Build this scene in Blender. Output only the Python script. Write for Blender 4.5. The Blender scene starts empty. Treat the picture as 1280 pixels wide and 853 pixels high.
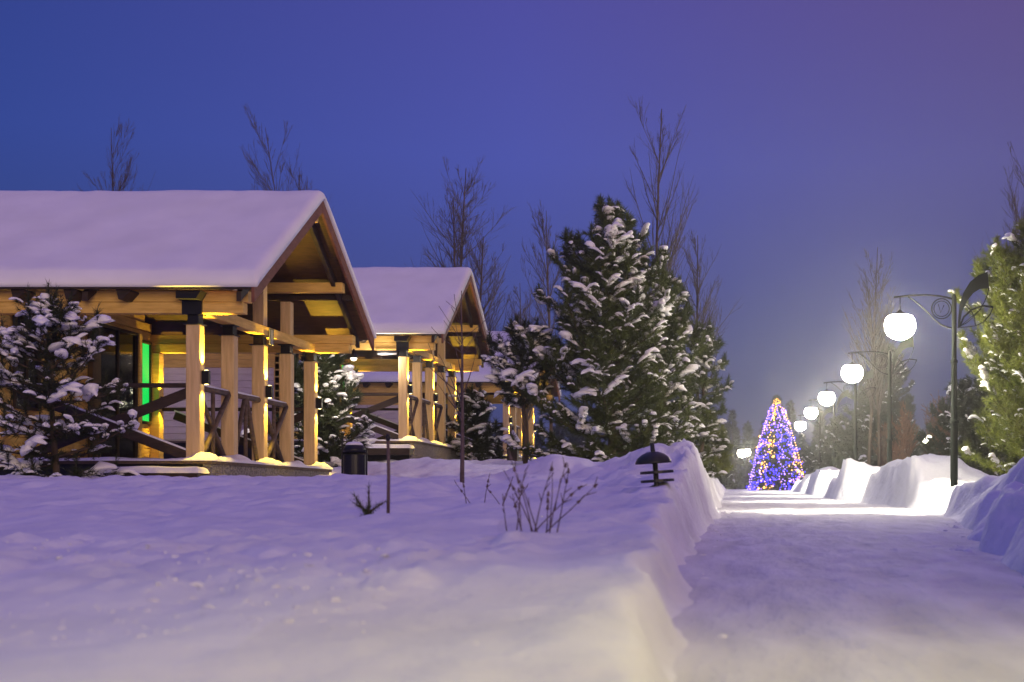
import bpy, math, random
import numpy as np
from mathutils import Vector, Matrix
R = math.radians
scene = bpy.context.scene
col = scene.collection
EYE = 0.55
F = 1778.0
VPX, VPY = 930.0, 625.0

# ------------------------------------------------------------------ helpers
def tag(o, label=None, cat=None, group=None, kind=None):
    if label: o['label'] = label
    if cat: o['category'] = cat
    if group: o['group'] = group
    if kind: o['kind'] = kind
    return o

def empty(name, loc, rz=0):
    o = bpy.data.objects.new(name, None)
    o.empty_display_size = 0.2
    col.objects.link(o)
    o.location = loc
    o.rotation_euler = (0, 0, rz)
    return o

def copy_tree(o, parent=None):
    c = o.copy()
    col.objects.link(c)
    c.parent = parent
    for ch in list(o.children):
        copy_tree(ch, c)
    return c

def mesh_np(name, V, faces, mat, parent=None, smooth=False, loc=None, mats=None, midx=None):
    """V (n,3) array, faces (m,k) int array of one face size, or list of such arrays."""
    V = np.asarray(V, dtype=np.float32)
    if not isinstance(faces, list): faces = [faces]
    faces = [np.asarray(f, dtype=np.int32) for f in faces if len(f)]
    nl = sum(f.size for f in faces); nf = sum(len(f) for f in faces)
    me = bpy.data.meshes.new(name)
    me.vertices.add(len(V)); me.vertices.foreach_set('co', V.ravel())
    me.loops.add(nl); me.loops.foreach_set('vertex_index', np.concatenate([f.ravel() for f in faces]))
    me.polygons.add(nf)
    tot = np.concatenate([np.full(len(f), f.shape[1], dtype=np.int32) for f in faces])
    st = np.concatenate([[0], np.cumsum(tot)[:-1]]).astype(np.int32)
    me.polygons.foreach_set('loop_start', st)
    me.polygons.foreach_set('loop_total', tot)
    if midx is not None: me.polygons.foreach_set('material_index', np.asarray(midx, dtype=np.int32))
    me.update(calc_edges=True)
    if smooth: me.polygons.foreach_set('use_smooth', np.ones(nf, dtype=bool))
    for m in (mats or [mat]): me.materials.append(m)
    o = bpy.data.objects.new(name, me)
    col.objects.link(o)
    if parent: o.parent = parent
    if loc is not None: o.location = loc
    return o

class MB:
    def __init__(s): s.v = []; s.f = []
    def add(s, vs, fs):
        b = len(s.v); s.v += [tuple(v) for v in vs]; s.f += [tuple(b+i for i in f) for f in fs]
    def box(s, x0, x1, y0, y1, z0, z1):
        s.add([(x0,y0,z0),(x1,y0,z0),(x1,y1,z0),(x0,y1,z0),(x0,y0,z1),(x1,y0,z1),(x1,y1,z1),(x0,y1,z1)],
              [(0,3,2,1),(4,5,6,7),(0,1,5,4),(1,2,6,5),(2,3,7,6),(3,0,4,7)])
    def beam(s, p0, p1, w, h, up=(0,0,1)):
        p0 = Vector(p0); p1 = Vector(p1); d = (p1-p0).normalized(); u = Vector(up)
        if abs(d.dot(u)) > .98: u = Vector((1,0,0))
        a = d.cross(u).normalized()*w/2; b = a.cross(d).normalized()*h/2
        s.add([p0-a-b,p0+a-b,p0+a+b,p0-a+b,p1-a-b,p1+a-b,p1+a+b,p1-a+b],
              [(0,1,2,3),(7,6,5,4),(0,4,5,1),(1,5,6,2),(2,6,7,3),(3,7,4,0)])
    def tube(s, pts, rad, n=8, closed=False):
        pts = [Vector(p) for p in pts]; m = len(pts)
        if not hasattr(rad, '__len__'): rad = [rad]*m
        vs = []; fs = []
        ref = Vector((0.31,0.83,0.47))
        for i, p in enumerate(pts):
            if closed: d = pts[(i+1)%m]-pts[i-1]
            else: d = pts[min(i+1,m-1)]-pts[max(i-1,0)]
            d.normalize()
            a = d.cross(ref); a = a.normalized() if a.length > 1e-4 else Vector((1,0,0)); b = d.cross(a)
            for k in range(n):
                t = 2*math.pi*k/n
                vs.append(p+(a*math.cos(t)+b*math.sin(t))*rad[i])
        for i in range(m if closed else m-1):
            j = (i+1) % m
            for k in range(n):
                l = (k+1) % n
                fs.append((i*n+k, i*n+l, j*n+l, j*n+k))
        if not closed:
            fs.append(tuple(range(n))[::-1]); fs.append(tuple((m-1)*n+k for k in range(n)))
        s.add(vs, fs)
    def lathe(s, prof, c=(0,0,0), n=20):
        """prof: list of (r,z)"""
        vs = []; fs = []
        for r, z in prof:
            for k in range(n):
                t = 2*math.pi*k/n
                vs.append((c[0]+max(r,1e-4)*math.cos(t), c[1]+max(r,1e-4)*math.sin(t), c[2]+z))
        for i in range(len(prof)-1):
            for k in range(n):
                l = (k+1) % n
                fs.append((i*n+k, i*n+l, (i+1)*n+l, (i+1)*n+k))
        fs.append(tuple(range(n))[::-1]); fs.append(tuple((len(prof)-1)*n+k for k in range(n)))
        s.add(vs, fs)
    def prism(s, poly, axis, a0, a1):
        """poly of 2-D points extruded along axis (0: yz poly, 1: xz poly, 2: xy poly)"""
        n = len(poly)
        def P(p, a):
            return (a,p[0],p[1]) if axis == 0 else (p[0],a,p[1]) if axis == 1 else (p[0],p[1],a)
        vs = [P(p,a0) for p in poly]+[P(p,a1) for p in poly]
        fs = [tuple(range(n))[::-1], tuple(range(n,2*n))]+[(i,(i+1)%n,n+(i+1)%n,n+i) for i in range(n)]
        s.add(vs, fs)
    def build(s, name, mat, parent=None, smooth=False, bevel=0, loc=None):
        me = bpy.data.meshes.new(name)
        me.from_pydata(s.v, [], s.f); me.update()
        import bmesh
        bm = bmesh.new(); bm.from_mesh(me); bmesh.ops.recalc_face_normals(bm, faces=bm.faces); bm.to_mesh(me); bm.free()
        me.materials.append(mat)
        if smooth:
            for p in me.polygons: p.use_smooth = True
        o = bpy.data.objects.new(name, me); col.objects.link(o)
        if parent: o.parent = parent
        if loc is not None: o.location = loc
        if bevel:
            md = o.modifiers.new('bevel', 'BEVEL'); md.width = bevel; md.segments = 2; md.limit_method = 'ANGLE'
        return o

def hash2(ix, iy, seed):
    n = (ix.astype(np.int64)*374761393 + iy.astype(np.int64)*668265263 + seed*974711) & 0xffffffff
    n = ((n ^ (n >> 13))*1274126177) & 0xffffffff
    n = (n ^ (n >> 16)) & 0xffffffff
    return n/4294967295.0*2-1

def noise(x, y, seed=0):
    x = np.asarray(x, dtype=float); y = np.asarray(y, dtype=float)
    ix = np.floor(x); iy = np.floor(y); fx = x-ix; fy = y-iy
    ux = fx*fx*fx*(fx*(fx*6-15)+10); uy = fy*fy*fy*(fy*(fy*6-15)+10)
    a = hash2(ix,iy,seed); b = hash2(ix+1,iy,seed); c = hash2(ix,iy+1,seed); d = hash2(ix+1,iy+1,seed)
    return (a*(1-ux)+b*ux)*(1-uy)+(c*(1-ux)+d*ux)*uy

def fbm(x, y, seed=0, oct=4, gain=.5):
    t = 0; a = 1
    for k in range(oct):
        t = t + a*noise(np.asarray(x)*2**k+17.3*k, np.asarray(y)*2**k-9.1*k, seed+k); a *= gain
    return t

def sst(t):
    t = np.clip(t, 0, 1); return t*t*(3-2*t)

# ------------------------------------------------------------------ materials
def newmat(name):
    m = bpy.data.materials.new(name); m.use_nodes = True
    nt = m.node_tree; b = nt.nodes['Principled BSDF']
    return m, nt, b

def mat_noise(name, c1, c2, scale=6.0, stretch=(1,1,1), rough=.7, bump=.2, bscale=None, detail=6, bdist=.02, metallic=0.0, spec=.3):
    m, nt, b = newmat(name)
    tc = nt.nodes.new('ShaderNodeTexCoord'); mp = nt.nodes.new('ShaderNodeMapping'); mp.inputs['Scale'].default_value = stretch
    nt.links.new(tc.outputs['Object'], mp.inputs['Vector'])
    n = nt.nodes.new('ShaderNodeTexNoise'); n.inputs['Scale'].default_value = scale; n.inputs['Detail'].default_value = detail
    nt.links.new(mp.outputs['Vector'], n.inputs['Vector'])
    cr = nt.nodes.new('ShaderNodeValToRGB')
    cr.color_ramp.elements[0].position = .3; cr.color_ramp.elements[1].position = .7
    cr.color_ramp.elements[0].color = (*c1,1); cr.color_ramp.elements[1].color = (*c2,1)
    nt.links.new(n.outputs['Fac'], cr.inputs['Fac']); nt.links.new(cr.outputs['Color'], b.inputs['Base Color'])
    b.inputs['Roughness'].default_value = rough; b.inputs['Metallic'].default_value = metallic
    b.inputs['Specular IOR Level'].default_value = spec
    if bump:
        n2 = nt.nodes.new('ShaderNodeTexNoise'); n2.inputs['Scale'].default_value = bscale or scale*3; n2.inputs['Detail'].default_value = 5
        nt.links.new(mp.outputs['Vector'], n2.inputs['Vector'])
        bp = nt.nodes.new('ShaderNodeBump'); bp.inputs['Strength'].default_value = bump; bp.inputs['Distance'].default_value = bdist
        nt.links.new(n2.outputs['Fac'], bp.inputs['Height']); nt.links.new(bp.outputs['Normal'], b.inputs['Normal'])
    return m

def mat_snow(name, base, bump, scale, coarse=0.0, stretch=None):
    m, nt, b = newmat(name)
    tc = nt.nodes.new('ShaderNodeTexCoord')
    n = nt.nodes.new('ShaderNodeTexNoise'); n.inputs['Scale'].default_value = scale; n.inputs['Detail'].default_value = 8; n.inputs['Roughness'].default_value = .6
    nt.links.new(tc.outputs['Object'], n.inputs['Vector'])
    n3 = nt.nodes.new('ShaderNodeTexNoise'); n3.inputs['Scale'].default_value = scale*.22; n3.inputs['Detail'].default_value = 5
    if stretch:
        mp = nt.nodes.new('ShaderNodeMapping'); mp.inputs['Scale'].default_value = stretch
        nt.links.new(tc.outputs['Object'], mp.inputs['Vector']); nt.links.new(mp.outputs['Vector'], n3.inputs['Vector'])
    else: nt.links.new(tc.outputs['Object'], n3.inputs['Vector'])
    cr = nt.nodes.new('ShaderNodeValToRGB')
    cr.color_ramp.elements[0].position = .3; cr.color_ramp.elements[1].position = .7
    d = tuple(c*(.9-coarse) for c in base)
    cr.color_ramp.elements[0].color = (*d,1); cr.color_ramp.elements[1].color = (*base,1)
    nt.links.new(n3.outputs['Fac'], cr.inputs['Fac']); nt.links.new(cr.outputs['Color'], b.inputs['Base Color'])
    b.inputs['Roughness'].default_value = .75; b.inputs['Specular IOR Level'].default_value = .25
    bp = nt.nodes.new('ShaderNodeBump'); bp.inputs['Strength'].default_value = bump; bp.inputs['Distance'].default_value = .04
    nt.links.new(n.outputs['Fac'], bp.inputs['Height'])
    bp2 = nt.nodes.new('ShaderNodeBump'); bp2.inputs['Strength'].default_value = bump*.8; bp2.inputs['Distance'].default_value = .12
    nt.links.new(n3.outputs['Fac'], bp2.inputs['Height']); nt.links.new(bp.outputs['Normal'], bp2.inputs['Normal'])
    nt.links.new(bp2.outputs['Normal'], b.inputs['Normal'])
    return m

def mat_emit(name, colr, strength, base=(.02,.02,.02)):
    m, nt, b = newmat(name)
    b.inputs['Base Color'].default_value = (*base,1)
    b.inputs['Emission Color'].default_value = (*colr,1); b.inputs['Emission Strength'].default_value = strength
    return m

def mat_plain(name, c, rough=.5, metallic=0, spec=.4):
    return mat_noise(name, tuple(k*.8 for k in c), c, 9, rough=rough, bump=.08, metallic=metallic, spec=spec)

M = {}
M['snow'] = mat_snow('snow', (.86,.86,.88), .5, 8)
M['path'] = mat_snow('packed_snow', (.77,.765,.78), .9, 4.5, .17, (3.2,.55,1))
M['bank'] = mat_snow('bank_snow', (.85,.85,.87), .9, 5, .05)
M['roofsnow'] = mat_snow('roof_snow', (.88,.88,.89), .10, 5)
M['treesnow'] = mat_snow('branch_snow', (.88,.88,.9), .3, 14)
M['wood'] = mat_noise('tan_timber', (.62,.38,.085), (.82,.54,.16), 3.0, (1,1,7), .65, .25, 14)
M['woodpost'] = mat_noise('tan_post_timber', (.54,.37,.17), (.72,.52,.27), 5.0, (4,4,.35), .6, .25, 16)
M['woodred'] = mat_noise('red_brown_timber', (.13,.045,.025), (.22,.085,.045), 4, (1,1,5), .6, .2, 14)
M['wooddark'] = mat_noise('dark_timber', (.022,.014,.010), (.05,.032,.022), 5, (1,1,4), .6, .2, 14)
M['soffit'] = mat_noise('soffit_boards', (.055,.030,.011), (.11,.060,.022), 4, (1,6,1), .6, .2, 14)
M['rail'] = mat_noise('grey_brown_timber', (.07,.048,.035), (.15,.105,.08), 6, (1,1,3), .7, .2, 16)
M['siding'] = mat_noise('pale_siding', (.66,.56,.48), (.76,.66,.57), 4, (1,1,6), .6, .15, 16)
M['stone'] = mat_noise('cobbled_plinth', (.10,.09,.08), (.36,.33,.30), 16, (1,1,1.6), .85, .8, 18, bdist=.05)
M['black'] = mat_plain('black_steel', (.016,.016,.018), .4, .3)
M['lampmetal'] = mat_noise('dark_green_lamp_paint', (.003,.0045,.0035), (.006,.008,.006), 8, rough=.8, bump=.06, metallic=0.0, spec=.12)
M['glass'] = mat_plain('dark_glass', (.012,.012,.014), .08, 0, .6)
M['bark'] = mat_noise('bark', (.05,.034,.024), (.12,.085,.06), 9, (1,1,.3), .9, .6, 18)
M['twig'] = mat_noise('bare_twig_bark', (.075,.06,.055), (.13,.105,.095), 9, rough=.85, bump=0)
M['needle'] = mat_noise('pine_needles', (.026,.040,.007), (.085,.108,.018), 1.7, rough=.55, bump=0)
M['needlelit'] = mat_noise('lamplit_needles', (.06,.078,.008), (.19,.215,.028), 1.7, rough=.5, bump=0)  # needle colour brightened and yellowed to carry the street lamp's light
M['needledark'] = mat_noise('dark_spruce_needles', (.013,.018,.007), (.036,.046,.015), 1.7, rough=.6, bump=0)
M['drytwig'] = mat_noise('red_brown_dry_twigs', (.12,.06,.035), (.23,.12,.07), 6, rough=.8, bump=0)
M['shrub'] = mat_noise('dry_stem_bark', (.07,.045,.045), (.14,.10,.10), 9, rough=.85, bump=0)
M['bulbwarm'] = mat_emit('lit_lamp_globe', (1.0,.92,.68), 250)
M['bulbdim'] = mat_emit('dimmer_lamp_globe', (1.0,.92,.30), 34)
M['fixture'] = mat_emit('wall_light_lens', (1.0,.78,.25), 14)
M['green'] = mat_emit('green_lit_glass', (.0,.62,.08), 1.25)
M['yellowglass'] = mat_emit('yellow_lit_glass', (1.0,.62,.03), 1.0)

# ------------------------------------------------------------------ terrain
def interp(y, xs, vs): return np.interp(y, xs, vs)
def path_z(y): return interp(y, [-12,6,12,20,35,50,66,82,97,112,140,220,400], [0,0,.04,.10,.27,.48,.71,.95,1.12,1.38,1.45,1.5,1.5])
def edge_l(y):
    e = interp(y, [-12,2,3.5,6,12,20,28,35,50,80,110,130,400], [0.1,0,-.12,-.26,-.50,-.56,-.56,-.62,-.85,-1.15,-1.4,-6,-6])
    return e + .10*noise(y*.9, y*0+3.3, 5)*np.clip(y/12,0.25,1.2) + .012*noise(y*5.3, y*0+1.3, 6)+.035*noise(y*1.9,y*0+4.1,8)
def edge_r(y):
    e = interp(y, [-12,3,9.4,14,21,28,35,38,44,50,62,80,110,130,400], [1.4,1.5,1.85,2.4,3.35,4.0,4.75,4.7,4.1,3.75,3.5,3.25,3.4,9,9])
    return e + .16*noise(y*.7, y*0+8.3, 7)*np.clip(y/12,0.25,1.2)
def field_left(x, y):
    near = interp(y, [-12,0,4,7,12,16,20,24,28,35,50,80,110,400], [.15,.16,.17,.27,.45,.62,.74,.85,.92,1.1,1.40,1.75,1.8,1.8])
    far = interp(y, [-12,0,4,7,12,16,20,24,28,34,39,45,60,110,400], [.15,.16,.17,.27,.46,.68,.84,.88,.92,1.25,1.6,1.7,1.85,2.0,2.0])
    k = sst((-x-1.5)/4.5)
    return near*(1-k)+far*k
def bump(x, y, cx, cy, sx, sy, h): return h*np.exp(-((x-cx)/sx)**2-((y-cy)/sy)**2)
def H(x, y):
    x = np.asarray(x, dtype=float); y = np.asarray(y, dtype=float)
    p = path_z(y)
    p = p + .020*fbm(x*1.4, y*.8, 21, 4) + .010*np.abs(fbm(x*4.0, y*1.8, 25, 3))*np.clip(3-y*.08,0,1)
    # wheel and sled ruts along the path
    el = edge_l(y); er = edge_r(y)
    # left
    s = el-x
    w = interp(y, [-12,4,12,20,28,50,110], [.18,.18,.24,.32,.52,.6,.6])
    L = field_left(x, y)
    bonus = interp(y, [-12,0,8,12,17,22,26,29,33,40,46,55,62,70,80,110,130], [.03,.03,.04,.03,.08,.35,.68,.66,.42,.26,.38,.12,.25,.08,.15,.1,0])
    bw = interp(y, [0,12,22,30,60], [.35,.5,1.1,1.4,1.2])
    L = L + bonus*np.exp(-(np.maximum(0, s-w*.9)/bw)**2)*(1+.30*noise(x*1.1+3, y*.55, 31)+.30*fbm(x*2.6,y*1.2,33,4)-.34*np.abs(fbm(x*3.3+y*.5,y*1.5,35,3)))
    L = L + bump(x,y,-7.2,32.5,2.0,1.6,.30) + bump(x,y,-3.5,26.5,.85,1.3,.44) + bump(x,y,-2.35,27,.5,1.0,.15) + bump(x,y,-.95,14.8,.45,.8,.07)
    L = L + bump(x,y,-5.0,21,1.2,1.6,.05)
    rough_l = .022*fbm(x*.35, y*.22, 41, 3)
    chop = sst((y-4.2)/1.2)*sst((9.3-y)/1.6)*sst((-x-.9+.03*y)/.5)*sst((-x-.12*y-.05)/.3)
    lump = .050*np.abs(fbm(x*4.6, y*2.1, 51, 3)) * chop
    L = L + rough_l + lump + .008*fbm(x*2.2,y*1.4,43,4)
    wall = sst(s/w)
    hl = p+(L-p)*wall
    hl = hl + (.10*fbm(x*2.6, y*1.3, 61, 4)+.035*np.abs(noise(x*6,y*3.1,66)))*np.clip(wall*(1.12-wall)*4,0,1)*np.clip(y/16,.36,1.2)
    # right
    s2 = x-er
    hb = interp(y, [-12,3,7,9,14,17.5,22,26,28.5,30,32,36,38,40,42.5,45,47.5,50,53,57,60,64,69,74,79,86,93,110,130],
                   [.45,.42,.55,.8,1.15,1.28,1.08,.82,.62,.60,.62,.62,.72,1.25,1.45,1.25,.75,.82,1.3,1.36,.8,.75,1.22,1.15,.7,1.0,.7,.6,.1])
    rr = interp(y, [-12,10,20,35,50,70,100,400], [.45,.75,.85,.95,1.3,1.65,1.85,1.9])
    w2 = interp(y, [0,9,17,26,29,36,39,44,60,110], [.6,.9,1.35,.9,.32,.30,.36,.42,.45,.45])*(1+.4*noise(y*1.3,y*0+2.2,73))
    cw = interp(y, [0,14,30,44,110], [1.0,1.6,1.3,1.5,1.3])
    top = p+hb*(1+.10*noise(x*.9,y*.5,71)+.16*fbm(x*.8,y*.7,75,4)*np.clip((y-26)/6,0.3,1))
    Rg = rr+(top-rr)*np.exp(-(np.maximum(0,s2-w2-.35)/cw)**2)
    # shelf on the near bank, cut by the plough blade
    wall2 = sst(s2/w2)
    shelf = sst((y-8)/3)*sst((27-y)/3)
    wall2 = wall2*(1-shelf) + shelf*np.interp(s2/w2, [0,.12,.28,.42,.62,.8,1.0,1.1], [0,.22,.40,.43,.62,.84,.98,1.0])
    hr = p+(Rg-p)*wall2
    hr = hr + (.125*fbm(x*2.4, y*1.2, 81, 4)+.06*np.abs(noise(x*5,y*2.4,86)))*np.clip(wall2*(1.15-wall2)*4,0,1) + .02*fbm(x*.5,y*.35,83,3)*wall2
    h = np.where(s > 0, hl, np.where(s2 > 0, hr, p))
    return h
def Z(x, y): return float(H(np.array([x]), np.array([y]))[0])
def at(px, D): return (px-VPX)*D/F
def zat(py, D): return EYE+(VPY-py)*D/F

def build_ground():
    ys = [-9.0]
    while ys[-1] < 420: ys.append(ys[-1]+max(.035, (ys[-1]+10)*(.0062 if ys[-1]<7 or ys[-1]>62 else .0036)) if ys[-1] < 120 else ys[-1]*1.06)
    ys = np.array(ys)
    core = np.arange(-.60, .42, .0024)
    out = np.array([.42+.01*1.35**k for k in range(1,19)]); outl = -(np.array([.60+.01*1.35**k for k in range(1,19)]))[::-1]
    us = np.concatenate([outl, core, out])
    U, Y = np.meshgrid(us, ys)
    X = U*(Y+10)
    # slide two columns onto the path edges so that the banks start on a clean line
    uL = us[np.argmin(np.abs(us+.015))]; uR = us[np.argmin(np.abs(us-.080))]
    dL = edge_l(ys)-uL*(ys+10); dR = edge_r(ys)-uR*(ys+10)
    wLf = np.where(us <= uL, np.clip(1-(uL-us)/.22,0,1), np.clip((uR-us)/(uR-uL),0,1))
    wRf = np.where(us >= uR, np.clip(1-(us-uR)/.22,0,1), np.clip((us-uL)/(uR-uL),0,1))
    ok = (ys < 128)[:,None]
    X = X+np.where(ok, dL[:,None]*wLf[None,:]+dR[:,None]*wRf[None,:], 0)
    # pull columns onto the path edges so that the banks stay crisp
    Hh = H(X, Y)
    rng = np.random.default_rng(77)
    near = Y < 26
    xs_, ys_ = X[near], Y[near]; dz = np.zeros_like(xs_)
    for lane, st in ((.35,4.6),(1.05,5.2),(.75,9.0),(1.5,8.0)):
        yy = st; side = 1
        while yy < 25:
            fx = lane+.11*side+rng.normal(0,.04)+.04*yy; fy = yy+rng.normal(0,.04)
            m = (np.abs(ys_-fy) < .35) & (np.abs(xs_-fx) < .25)
            u = (xs_[m]-fx)/.075; v = (ys_[m]-fy)/.155
            r2 = u*u+v*v
            dz[m] += -.016*np.exp(-r2**2)+.007*np.exp(-((np.sqrt(r2)-1.45)/.35)**2)
            yy += rng.uniform(.62,.74); side = -side
    Hh[near] += dz
    V = np.stack([X, Y, Hh], -1).reshape(-1,3)
    ny, nx = X.shape
    idx = np.arange(ny*nx).reshape(ny,nx)
    q = np.stack([idx[:-1,:-1], idx[:-1,1:], idx[1:,1:], idx[1:,:-1]], -1).reshape(-1,4)
    cx = X.ravel()[q].mean(1); cy = Y.ravel()[q].mean(1)
    el = edge_l(cy); er = edge_r(cy)
    wl = interp(cy, [-12,4,12,20,28,50,110], [.18,.18,.24,.32,.52,.6,.6])
    k = np.where((cx >= el) & (cx <= er) & (cy < 128), 1, 0)
    k = np.where((cx < el) & (cx > el-wl-1.0) & (cy < 128), 2, k)
    k = np.where((cx > er) & (cx < er+2.6) & (cy < 128), 3, k)
    for kk, nm, mt in ((0,'snow_field','snow'),(1,'path','path'),(2,'snow_bank','bank'),(3,'snow_bank','bank')):
        qq = q[k == kk]
        used, inv = np.unique(qq, return_inverse=True)
        o = mesh_np(nm, V[used], inv.reshape(qq.shape), M[mt], smooth=True)
        tag(o, kind='structure')
build_ground()

# ------------------------------------------------------------------ cabins
def beam_obj(name, mat, parent, boxes=(), beams=(), bevel=.012):
    b = MB()
    for a in boxes: b.box(*a)
    for a in beams: b.beam(*a)
    return b.build(name, mat, parent, bevel=bevel)

SL = .594
def roof_top(y): return 2.86+SL*(3.74-abs(y-3.2))
def add_spot(parent, loc, up, energy, size=78, colr=(1,.68,.06)):
    L = bpy.data.lights.new('wall_spot', 'SPOT'); L.energy = energy; L.color = colr
    L.spot_size = R(size); L.spot_blend = .8; L.shadow_soft_size = .02
    o = bpy.data.objects.new('wall_spot_lamp', L); col.objects.link(o); o.parent = parent; o.location = loc
    # tilt a touch towards the post face
    o.rotation_euler = (math.pi if up else 0, R(10 if up else -10)*-1, 0)
    return o

def build_cabin():
    root = empty('log_cabin', (0,0,0))
    rng = random.Random(4)
    # roof: two boarded slopes with thickness
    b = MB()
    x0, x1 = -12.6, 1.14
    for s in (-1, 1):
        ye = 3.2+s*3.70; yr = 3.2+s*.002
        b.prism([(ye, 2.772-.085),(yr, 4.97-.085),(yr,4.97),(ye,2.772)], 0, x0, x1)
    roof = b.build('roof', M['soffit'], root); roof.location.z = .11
    # dark fascia along the eaves
    for yy in (-.53, 6.93):
        f = MB(); f.box(x0, x1-.002, yy-.025, yy+.025, 2.685, 2.765); f.build('fascia', M['wooddark'], roof)
    # barge boards at the gable
    for s in (-1, 1):
        f = MB()
        ye = 3.2+s*3.80; yr = 3.2+s*.003
        f.prism([(ye,2.46),(yr,4.965-.26),(yr,4.965),(ye,2.715)], 0, x1+.002, x1+.055)
        f.build('barge_board', M['woodred'], roof, bevel=.006)
        f = MB(); f.prism([(ye-s*.16,2.50),(yr,4.965-.38),(yr,4.965-.14),(ye-s*.16,2.66)], 0, x1-.30, x1-.22)
        f.build('rafter', M['wooddark'], roof, bevel=.006)
        f = MB(); f.prism([(ye-s*.16,2.50),(yr,4.965-.38),(yr,4.965-.14),(ye-s*.16,2.66)], 0, -1.72, -1.62)
        f.build('rafter', M['wooddark'], roof, bevel=.006)
    # noggings between rafters (dark cross battens seen on the rear soffit)
    for yy, in ((5.55,),(0.85,)):
        zz = roof_top(yy)-.28
        f = MB(); f.beam((-.9,yy,zz),(x1-.02,yy,zz),.12,.10); f.build('soffit_batten', M['wooddark'], roof)
    # roof snow
    nx, ny = 150, 110
    gx = np.concatenate([np.linspace(x0-.03, x0+.5, 8), np.linspace(x0+.6, x1-.5, nx), np.linspace(x1-.45, x1+.10, 16)])
    gy = np.concatenate([np.linspace(-.60,-.1,16), np.linspace(-.04,6.44,ny), np.linspace(6.5,7.0,16)])
    GX, GY = np.meshgrid(gx, gy)
    base = 2.76+SL*(3.74-np.sqrt((GY-3.2)**2+.0001))
    rt = 2.76+SL*(3.74-np.sqrt((GY-3.2)**2+.16**2))+.05
    d = np.minimum(np.minimum(GX-(x0-.03), (x1+.10)-GX)*1.6, np.minimum(GY+.60, 7.0-GY))
    rd = .22
    t = np.sqrt(np.clip(1-(1-np.clip(d/rd,0,1))**2, 0, 1))
    th = (.05+.13*t)*(1+.10*fbm(GX*.5, GY*.6, 101, 3)) + .012*fbm(GX*2.0,GY*1.2,105,3)*t
    edge = (d < 1e-6)
    # sagging lip over the eave
    sag = np.where(GY < -.5, -.022*(1+.8*noise(GX*1.3,GX*0,111)), 0)
    top = rt+th+sag*1.0
    bot = base+np.where(GY < -.53, -.012, 0)
    n = GX.size
    V = np.concatenate([np.stack([GX,GY,top],-1).reshape(-1,3), np.stack([GX,GY,bot],-1).reshape(-1,3)])
    r, c = GX.shape; idx = np.arange(n).reshape(r,c)
    q = np.stack([idx[:-1,:-1], idx[:-1,1:], idx[1:,1:], idx[1:,:-1]], -1).reshape(-1,4)
    ring = np.concatenate([idx[0,:-1], idx[:-1,-1], idx[-1,:0:-1], idx[:0:-1,0]])
    nxt = np.roll(ring,-1)
    side = np.stack([ring+n, nxt+n, nxt, ring], -1)
    mesh_np('roof_snow', V, [q, side, (q[:, ::-1]+n)], M['roofsnow'], roof, smooth=True)

    # purlins and ridge beam running out to the gable
    zz = roof_top(3.2)-.33
    beam_obj('ridge_beam', M['wood'], root, [(-3.3,x1-.06,3.09,3.31,zz-.12,zz+.12)])
    for yy in (1.3, 5.1):
        zz = roof_top(yy)-.30
        beam_obj('purlin', M['wood'], root, [(-3.3,x1-.08,yy-.10,yy+.10,zz-.10,zz+.10)])
    # front and rear double eaves beams
    for yy in (0.0, 6.4):
        beam_obj('eaves_beam', M['wood'], root, [(-12.3,.92,yy-.11,yy+.11,2.645,2.835),(-12.3,.84,yy-.12,yy+.10,2.452,2.641)])
    # rafter tails: small black wedges below the eaves
    for s, ye in ((-1,-.11),(1,6.51)):
        for k in range(13):
            xx = -.98-.87*k
            f = MB()
            f.prism([(xx-.16,2.69),(xx+.07,2.69),(xx+.07,2.66),(xx-.05,2.53),(xx-.12,2.53)], 1, min(ye,ye+s*.36), max(ye,ye+s*.36))
            f.build('rafter_tail', M['wooddark'], roof)
    # plate beam on the porch posts
    beam_obj('plate_beam', M['wood'], root, [(-.115,.115,-.10,6.5,2.46,2.64)])
    # porch posts with their steel caps
    for k in range(5):
        y = 1.6*k
        lit = k in (0,2,4)
        p = beam_obj('post', M['woodpost'], root, [(-.13,.11,y-.11,y+.11,-.06,2.27)], bevel=.018)
        c = MB(); c.box(-.17,.13,y-.15,y+.15,2.268,2.285); c.box(-.10,.085,y-.10,y+.10,2.285,2.445); c.box(-.15,.125,y-.13,y+.13,2.44,2.459)
        c.build('post_cap', M['black'], p)
        if lit:
            f = MB(); f.box(.112,.235,y-.045,y+.045,1.27,1.50); f.build('wall_light', M['black'], p, bevel=.008)
            for zz in (1.268, 1.502):
                g = MB(); g.lathe([(.03,-.004),(.03,.004)], (.18,y,zz), 12); g.build('light_lens', M['fixture'], p)
            add_spot(p, (.21,y,1.53), True, SPOT_E); add_spot(p, (.21,y,1.24), False, SPOT_E*.55)
    # eave bracket at the first and last post (dark steel shoe in front of the beam)
    for yy, s in ((-.12,-1),(6.52,1)):
        f = MB(); f.box(-.17,.16,min(yy,yy+s*.05),max(yy,yy+s*.05),2.43,2.79); f.prism([(-.17,2.79),(.24,2.79),(.16,2.66),(-.17,2.66)],1,min(yy,yy+s*.3),max(yy,yy+s*.3))
        f.build('eaves_bracket', M['black'], root)
    # gable truss posts above the plate beam
    for y, w in ((1.6,.20),(3.2,.22),(4.8,.20)):
        zt = roof_top(y)-.38 if y != 3.2 else roof_top(3.2)-.46
        if y != 3.2: zt = 3.32
        beam_obj('truss_post', M['woodpost'], root, [(-.11,.10,y-w/2,y+w/2,2.642,zt)])
    # end wall of the room behind the porch: log courses clipped by the roof
    wx = -3.39
    b = MB(); z = -.35; h = .19
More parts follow.
